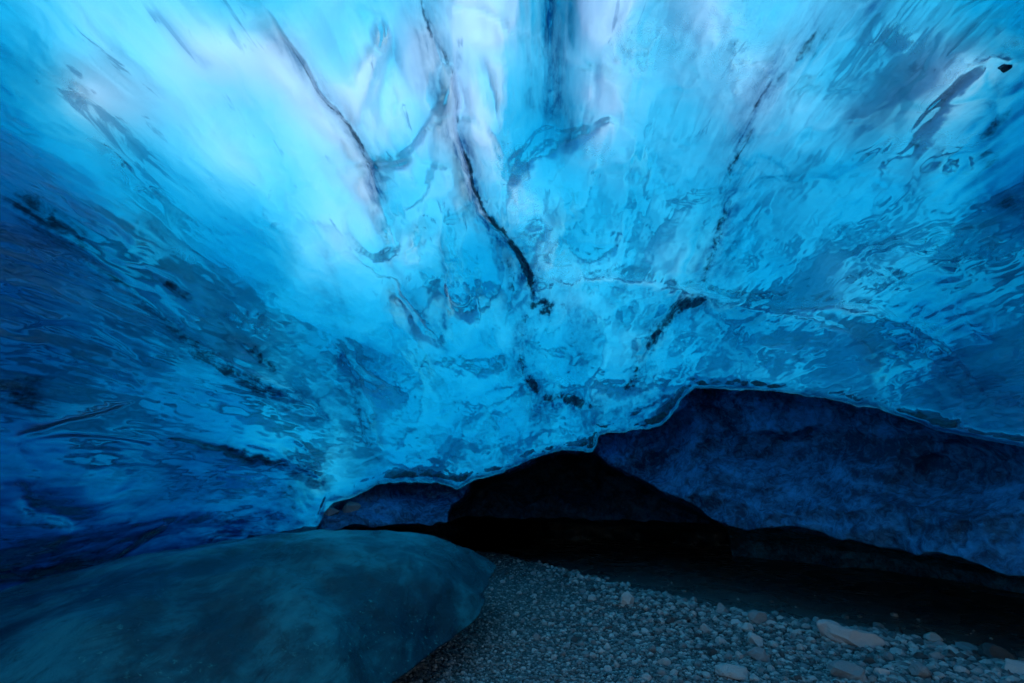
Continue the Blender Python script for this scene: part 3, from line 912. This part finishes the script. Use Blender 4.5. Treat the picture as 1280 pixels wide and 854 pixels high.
def build_ground():
    def line(lo, hi):
        v = list(np.arange(lo, hi, 0.06))
        out, a, s = [], v[0], 0.06
        while a > -4000:
            s *= 1.25
            a -= s
            out.append(a)
        v = out[::-1] + v
        a, s = v[-1], 0.06
        while a < 4000:
            s *= 1.25
            a += s
            v.append(a)
        return np.array(v)
    gx, gy = line(-5, 9), line(-1, 13)
    X, Y = np.meshgrid(gx, gy)
    x, y = X.ravel(), Y.ravel()
    z = floor_z(x, y)
    b = bank_side(x, y)
    p = np.stack([x, y, 0 * x], -1)
    wob = 0.25 * fbm(p * 2.0 + 60, 4)
    silt = (1 - sstep(-0.35, 0.10, b + wob)) * (1 - sstep(14, 26, np.hypot(x, y)))
    idx = np.arange(len(x)).reshape(len(gy), len(gx))
    q = np.stack([idx[:-1, :-1], idx[:-1, 1:], idx[1:, 1:], idx[1:, :-1]], -1).reshape(-1, 4)
    me = mesh_np('ground', np.stack([x, y, z], -1), q)
    attr(me, 'silt', silt)
    me.materials.append(ground_material())
    tag(link(bpy.data.objects.new('ground', me)), 'grey gravel and dark wet silt floor of the ice cave', 'ground', kind='structure')


build_ground()


# ------------------------------------------------------------------ the block of dirty ice in front
def build_boulder():
    # the right edge, where the top turns under, as the picture shows it
    seen = [(440, 905, 0.16), (480, 854, 0.20), (512, 824, 0.25), (545, 799, 0.29), (580, 780, 0.32), (603, 762, 0.35), (612, 738, 0.39), (624, 702, 0.44)]
    right = [tuple(ground_at(a, b, c)[:2]) for a, b, c in seen]
    plan = [(-1.25, 2.0)] + right + [(-0.18, 5.35), (-0.45, 5.7), (-1.0, 5.95), (-1.9, 6.0), (-3.0, 5.9), (-4.2, 5.4), (-4.9, 4.3), (-4.8, 2.9), (-4.0, 1.7),
                                     (-2.6, 1.2), (-1.6, 1.35)]
    pl = np.array(plan)
    c = np.array((-2.3, 3.9))
    na = 900
    t = np.linspace(0, len(pl), na, endpoint=False)
    i = t.astype(int)
    f = (t - i)[:, None]
    p0, p1, p2, p3 = (pl[(i + k) % len(pl)] for k in (-1, 0, 1, 2))
    edge = 0.5 * (2 * p1 + (p2 - p0) * f + (2 * p0 - 5 * p1 + 4 * p2 - p3) * f ** 2 + (3 * p1 - p0 - 3 * p2 + p3) * f ** 3)
    ang = np.arctan2(edge[:, 1] - c[1], edge[:, 0] - c[0])
    # height of the rim where the top turns under
    rim = 0.16 + 0.28 * sstep(2.6, 5.0, edge[:, 1]) + 0.012 * np.sin(ang * 9)
    rows = []
    nr = 200
    for k in range(nr + 1):
        s = (k / nr) ** 0.8
        xy = c + (edge - c) * max(s, 0.004)
        h = rim + (0.86 - rim) * (1 - s ** 2.4)
        h = h + 0.13 * np.minimum(xy[:, 0] + 1.6, 0.4) * (1 - s ** 3)
        rows.append(np.column_stack([xy, h]))
    for k in range(1, 31):
        u = k / 30
        inn = 0.30 * u ** 0.8
        xy = edge + (c - edge) / np.linalg.norm(c - edge, axis=1)[:, None] * inn * 2.2
        rows.append(np.column_stack([xy, rim * (1 - u) - 0.12 * u]))
    P = np.concatenate(rows)
    m = len(rows)
    cent = np.array((c[0], c[1], 0.2))
    dirn = P - cent
    dirn[:, 2] *= 1.5
    dirn /= np.linalg.norm(dirn, axis=1)[:, None]
    nz = 0.10 * fbm(P * 1.3 + 2, 3) + 0.035 * fbm(P * np.array((2.6, 1.6, 2.6)) + 20, 3) + 0.010 * ridged(P * np.array((5, 2.2, 5)) + 1, 4)
    f1, _ = cells(P * np.array((1.7, 1.7, 2.0)) + 3, 5)
    nz -= 0.035 * f1 * f1
    P = P + dirn * nz[:, None]
    idx = np.arange(m * na).reshape(m, na)
    nxt = np.roll(idx, -1, 1)
    q = np.stack([idx[:-1], idx[1:], nxt[1:], nxt[:-1]], -1).reshape(-1, 4)
    me = mesh_np('ice_boulder', P, q, None, [list(idx[0]), list(idx[-1])[::-1]])
    me.materials.append(boulder_material())
    o = link(bpy.data.objects.new('ice_boulder', me))
    tag(o, 'large low block of dirty teal ice lying on the gravel', 'ice block')


build_boulder()

# ------------------------------------------------------------------ stones and gravel


def ico(sub):
    import bmesh
    bm = bmesh.new()
    bmesh.ops.create_icosphere(bm, subdivisions=sub, radius=1.0)
    v = np.array([p.co[:] for p in bm.verts])
    f = np.array([[w.index for w in p.verts] for p in bm.faces])
    bm.free()
    return v, f


def stone_shape(seed, sub=3, rough=0.28):
    v, f = ico(sub)
    rs = np.random.RandomState(seed)
    for _ in range(16):                      # chip flat facets off
        n = rs.normal(size=3)
        n /= np.linalg.norm(n)
        d = rs.uniform(0.55, 0.85)
        k = v @ n
        v = v - np.outer(np.clip(k - d, 0, None), n) * 0.97
    v = v * (1 + rough * 1.1 * fbm(v * 1.2 + seed * 3.7, 4)[:, None])
    return v, f


STONE_MATS = [
    stone_material('grey_stone', (0.16, 0.17, 0.18, 1), (0.42, 0.43, 0.43, 1)),
    stone_material('pale_stone', (0.36, 0.37, 0.37, 1), (0.70, 0.70, 0.68, 1)),
    stone_material('rusty_stone', (0.38, 0.33, 0.32, 1), (0.68, 0.60, 0.57, 1)),
    stone_material('dark_stone', (0.035, 0.038, 0.04, 1), (0.11, 0.11, 0.115, 1))]
SHAPES = {}


def stone_mesh(seed, mat, sub=3):
    key = (seed, mat, sub)
    if key not in SHAPES:
        v, f = stone_shape(seed, sub)
        me = mesh_np('stone', v, None, f, smooth=False)
        me.materials.append(STONE_MATS[mat])
        SHAPES[key] = me
    return SHAPES[key]


def put_stone(px, py, w_px, ratio, mat, seed, label, name='stone', turn=0.0, tilt=0.0, depth=0.8, sub=3, group=None, z=None):
    g = ground_at(px, py)
    for _ in range(3):
        zz = floor_z(np.array([g[0]]), np.array([g[1]]))[0] if z is None else z
        g = ground_at(px, py, zz)
    dist = np.linalg.norm(g - CAM)
    w = w_px / F0 * dist / 2
    o = link(bpy.data.objects.new(name, stone_mesh(seed, mat, sub)))
    o.location = (g[0], g[1], zz + w * ratio * 0.45)
    o.scale = (w * 1.1, w * depth * 1.1, w * ratio * 1.1)
    o.rotation_euler = (0, tilt, turn)
    tag(o, label, 'stone', group)
    return o


BIG = [
    (1043, 800, 28, 0.95, 2, 1, 'rounded end stone of the pinkish pair at the edge of the dark silt', 0.2, 0.1, 0.9),
    (1072, 806, 48, 0.42, 2, 2, 'long flat pinkish stone leaning against a rounded one by the dark silt', -0.3, 0.42, 0.5),
    (783, 757, 17, 1.25, 1, 3, 'pale pointed stone standing upright among the gravel nearest the middle', 0.0, 0.25, 0.8),
    (902, 767, 15, 0.85, 0, 4, 'grey stone on the far gravel edge, touching the dark silt', 0.0, 0.0, 0.8),
    (948, 778, 19, 0.8, 0, 5, 'larger rounded grey stone at the gravel edge next to the dark silt', 0.4, 0.0, 0.9),
    (740, 752, 12, 0.85, 1, 6, 'small pale stone left of the upright pointed stone', 0.0, 0.0, 0.8),
    (1216, 820, 22, 0.55, 0, 7, 'flat grey stone alone on the dark silt near the right border', 0.2, 0.15, 0.8),
    (1245, 828, 26, 0.6, 3, 8, 'dark low stone beside the flat grey one near the right border', 0.5, 0.1, 0.8),
    (1062, 848, 28, 0.6, 0, 9, 'broad grey stone at the bottom border below the pinkish pair', 0.1, 0.0, 0.9),
    (920, 846, 34, 0.5, 1, 10, 'broad flat pale stone at the bottom border of the gravel', 0.3, 0.1, 0.8),
    (832, 832, 14, 0.8, 1, 12, 'round pale stone low in the middle of the gravel bank', 0.0, 0.0, 0.9),
    (945, 806, 20, 0.75, 1, 13, 'pale blocky stone inside the coarse gravel left of the pinkish pair', 0.5, 0.0, 0.8),
    (950, 826, 20, 0.7, 0, 14, 'grey stone in front of the pale blocky one', 0.2, 0.0, 0.8),
    (882, 790, 12, 0.8, 1, 15, 'small bright stone on the gravel below the far edge stones', 0.0, 0.0, 0.8),
    (1152, 846, 22, 0.6, 0, 16, 'grey stone at the bottom border right of the broad grey one', 0.6, 0.0, 0.8),
    (1280, 846, 26, 0.6, 1, 17, 'pale stone cut by the right border at the bottom corner', 0.1, 0.0, 0.8),
]
for px, py, w, ratio, mat, seed, label, turn, tilt, dep in BIG:
    put_stone(px, py, w, ratio, mat, seed, label, turn=turn, tilt=tilt, depth=dep, sub=4)


def scatter():
    rs = np.random.RandomState(4)
    taken = [(b[0], b[1], b[2]) for b in BIG]
    n = 0
    tries = 0
    while n < 270 and tries < 20000:
        tries += 1
        px, py = rs.uniform(590, 1280), rs.uniform(700, 854)
        g = ground_at(px, py)
        b = bank_side(np.array([g[0]]), np.array([g[1]]))[0]
        if b < -0.25 or b > 2.2:
            continue
        coarse = math.exp(-max(b - 0.1, 0) / 0.8) * float(sstep(620, 900, px))
        if rs.rand() > 0.12 + coarse:
            continue
        if px < 640 and py > 740:
            continue
        w = rs.uniform(5.5, 9.0) + 10.0 * rs.rand() ** 3 * coarse
        w *= 0.75 + 0.5 * (py - 700) / 154
        if any((px - a) ** 2 + (py - c) ** 2 < (0.5 * (w + d)) ** 2 for a, c, d in taken):
            continue
        taken.append((px, py, w))
        mat = rs.choice([0, 0, 0, 0, 1, 1, 1, 2, 3])
        word = ('grey', 'pale', 'pinkish', 'dark')[mat]
        if b < 0.12:
            zone = 'on the gravel edge along the dark silt'
        elif px < 700:
            zone = 'in the fine gravel beside the ice block'
        elif py > 825:
            zone = 'along the bottom border of the gravel'
        elif px < 840:
            zone = 'around the upright pointed stone'
        elif px < 1010:
            zone = 'in the coarse middle of the gravel bank'
        else:
            zone = 'in the gravel right of the pinkish pair'
        size = 'tiny' if w < 8 else 'small' if w < 11 else 'fist-sized'
        put_stone(px, py, w, rs.uniform(0.55, 0.9), mat, int(rs.randint(20, 34)),
                  '%s loose %s stone %s' % (size, word, zone),
                  turn=rs.uniform(0, 6.3), tilt=rs.uniform(-0.2, 0.2), depth=rs.uniform(0.7, 1.0), sub=2,
                  group='%s %s stones %s' % (size, word, zone))
        n += 1


scatter()


def build_gravel():
    rs = np.random.RandomState(9)
    v0, f0 = ico(1)
    shapes = []
    for k in range(14):
        v = v0 * (1 + 0.35 * fbm(v0 * 1.1 + k * 5.1, 2)[:, None])
        shapes.append(v * np.array((1, rs.uniform(0.7, 1), rs.uniform(0.5, 0.8))))
    N = 42000
    px = rs.uniform(430, 1400, N * 3)
    py = 684 + (910 - 684) * rs.rand(N * 3) ** 1.0
    g = ground_at(px, py)
    x, y = g[:, 0], g[:, 1]
    b = bank_side(x, y)
    keep = rs.rand(len(x)) < np.where(b > 0, 1.0, np.exp(b / 0.5) * 0.22)
    keep &= (y < 12) & (x < 9)
    x, y, b = x[keep][:N], y[keep][:N], b[keep][:N]
    z = floor_z(x, y)
    coarse = np.exp(-np.clip(b - 0.05, 0, None) / 0.9) * sstep(-1.0, 1.2, x)
    size = 0.004 + 0.009 * rs.rand(len(x)) ** 1.6 + 0.036 * rs.rand(len(x)) ** 3 * (0.25 + coarse)
    V, F, tone = [], [], []
    off = 0
    for k in range(len(x)):
        a = rs.uniform(0, 6.283)
        c, s = math.cos(a), math.sin(a)
        v = shapes[k % 14] * size[k]
        v = np.column_stack([v[:, 0] * c - v[:, 1] * s + x[k], v[:, 0] * s + v[:, 1] * c + y[k], v[:, 2] + z[k] + size[k] * 0.25])
        V.append(v)
        F.append(f0 + off)
        off += len(v)
        tone.append(np.full(len(v), rs.rand() ** 1.7))
    me = mesh_np('gravel', np.concatenate(V), None, np.concatenate(F), smooth=False)
    attr(me, 'tone', np.concatenate(tone))
    me.materials.append(gravel_material())
    tag(link(bpy.data.objects.new('gravel', me)), 'fine grey gravel covering the bank on the cave floor', 'gravel', kind='stuff')


build_gravel()

# stones frozen into the ice
for px, py, w, seed, where, mat, label in (
        (412, 641, 22, 40, wall_at, 0, 'dark stone frozen into the ice foot just behind the ice block'),
        (437, 637, 22, 41, wall_at, 0, 'rounder dark stone touching the frozen one behind the ice block'),
        (1255, 85, 8, 42, ceiling_at, 0, 'small dark stone frozen into the blue ceiling near the top right corner')):
    p = where(px, py)
    o = link(bpy.data.objects.new('stone', stone_mesh(seed, mat, 4)))
    o.location = p
    k = w / F0 * np.linalg.norm(p - CAM) / 2 * 1.1
    o.scale = (k, k, k * 0.7)
    tag(o, label, 'stone')
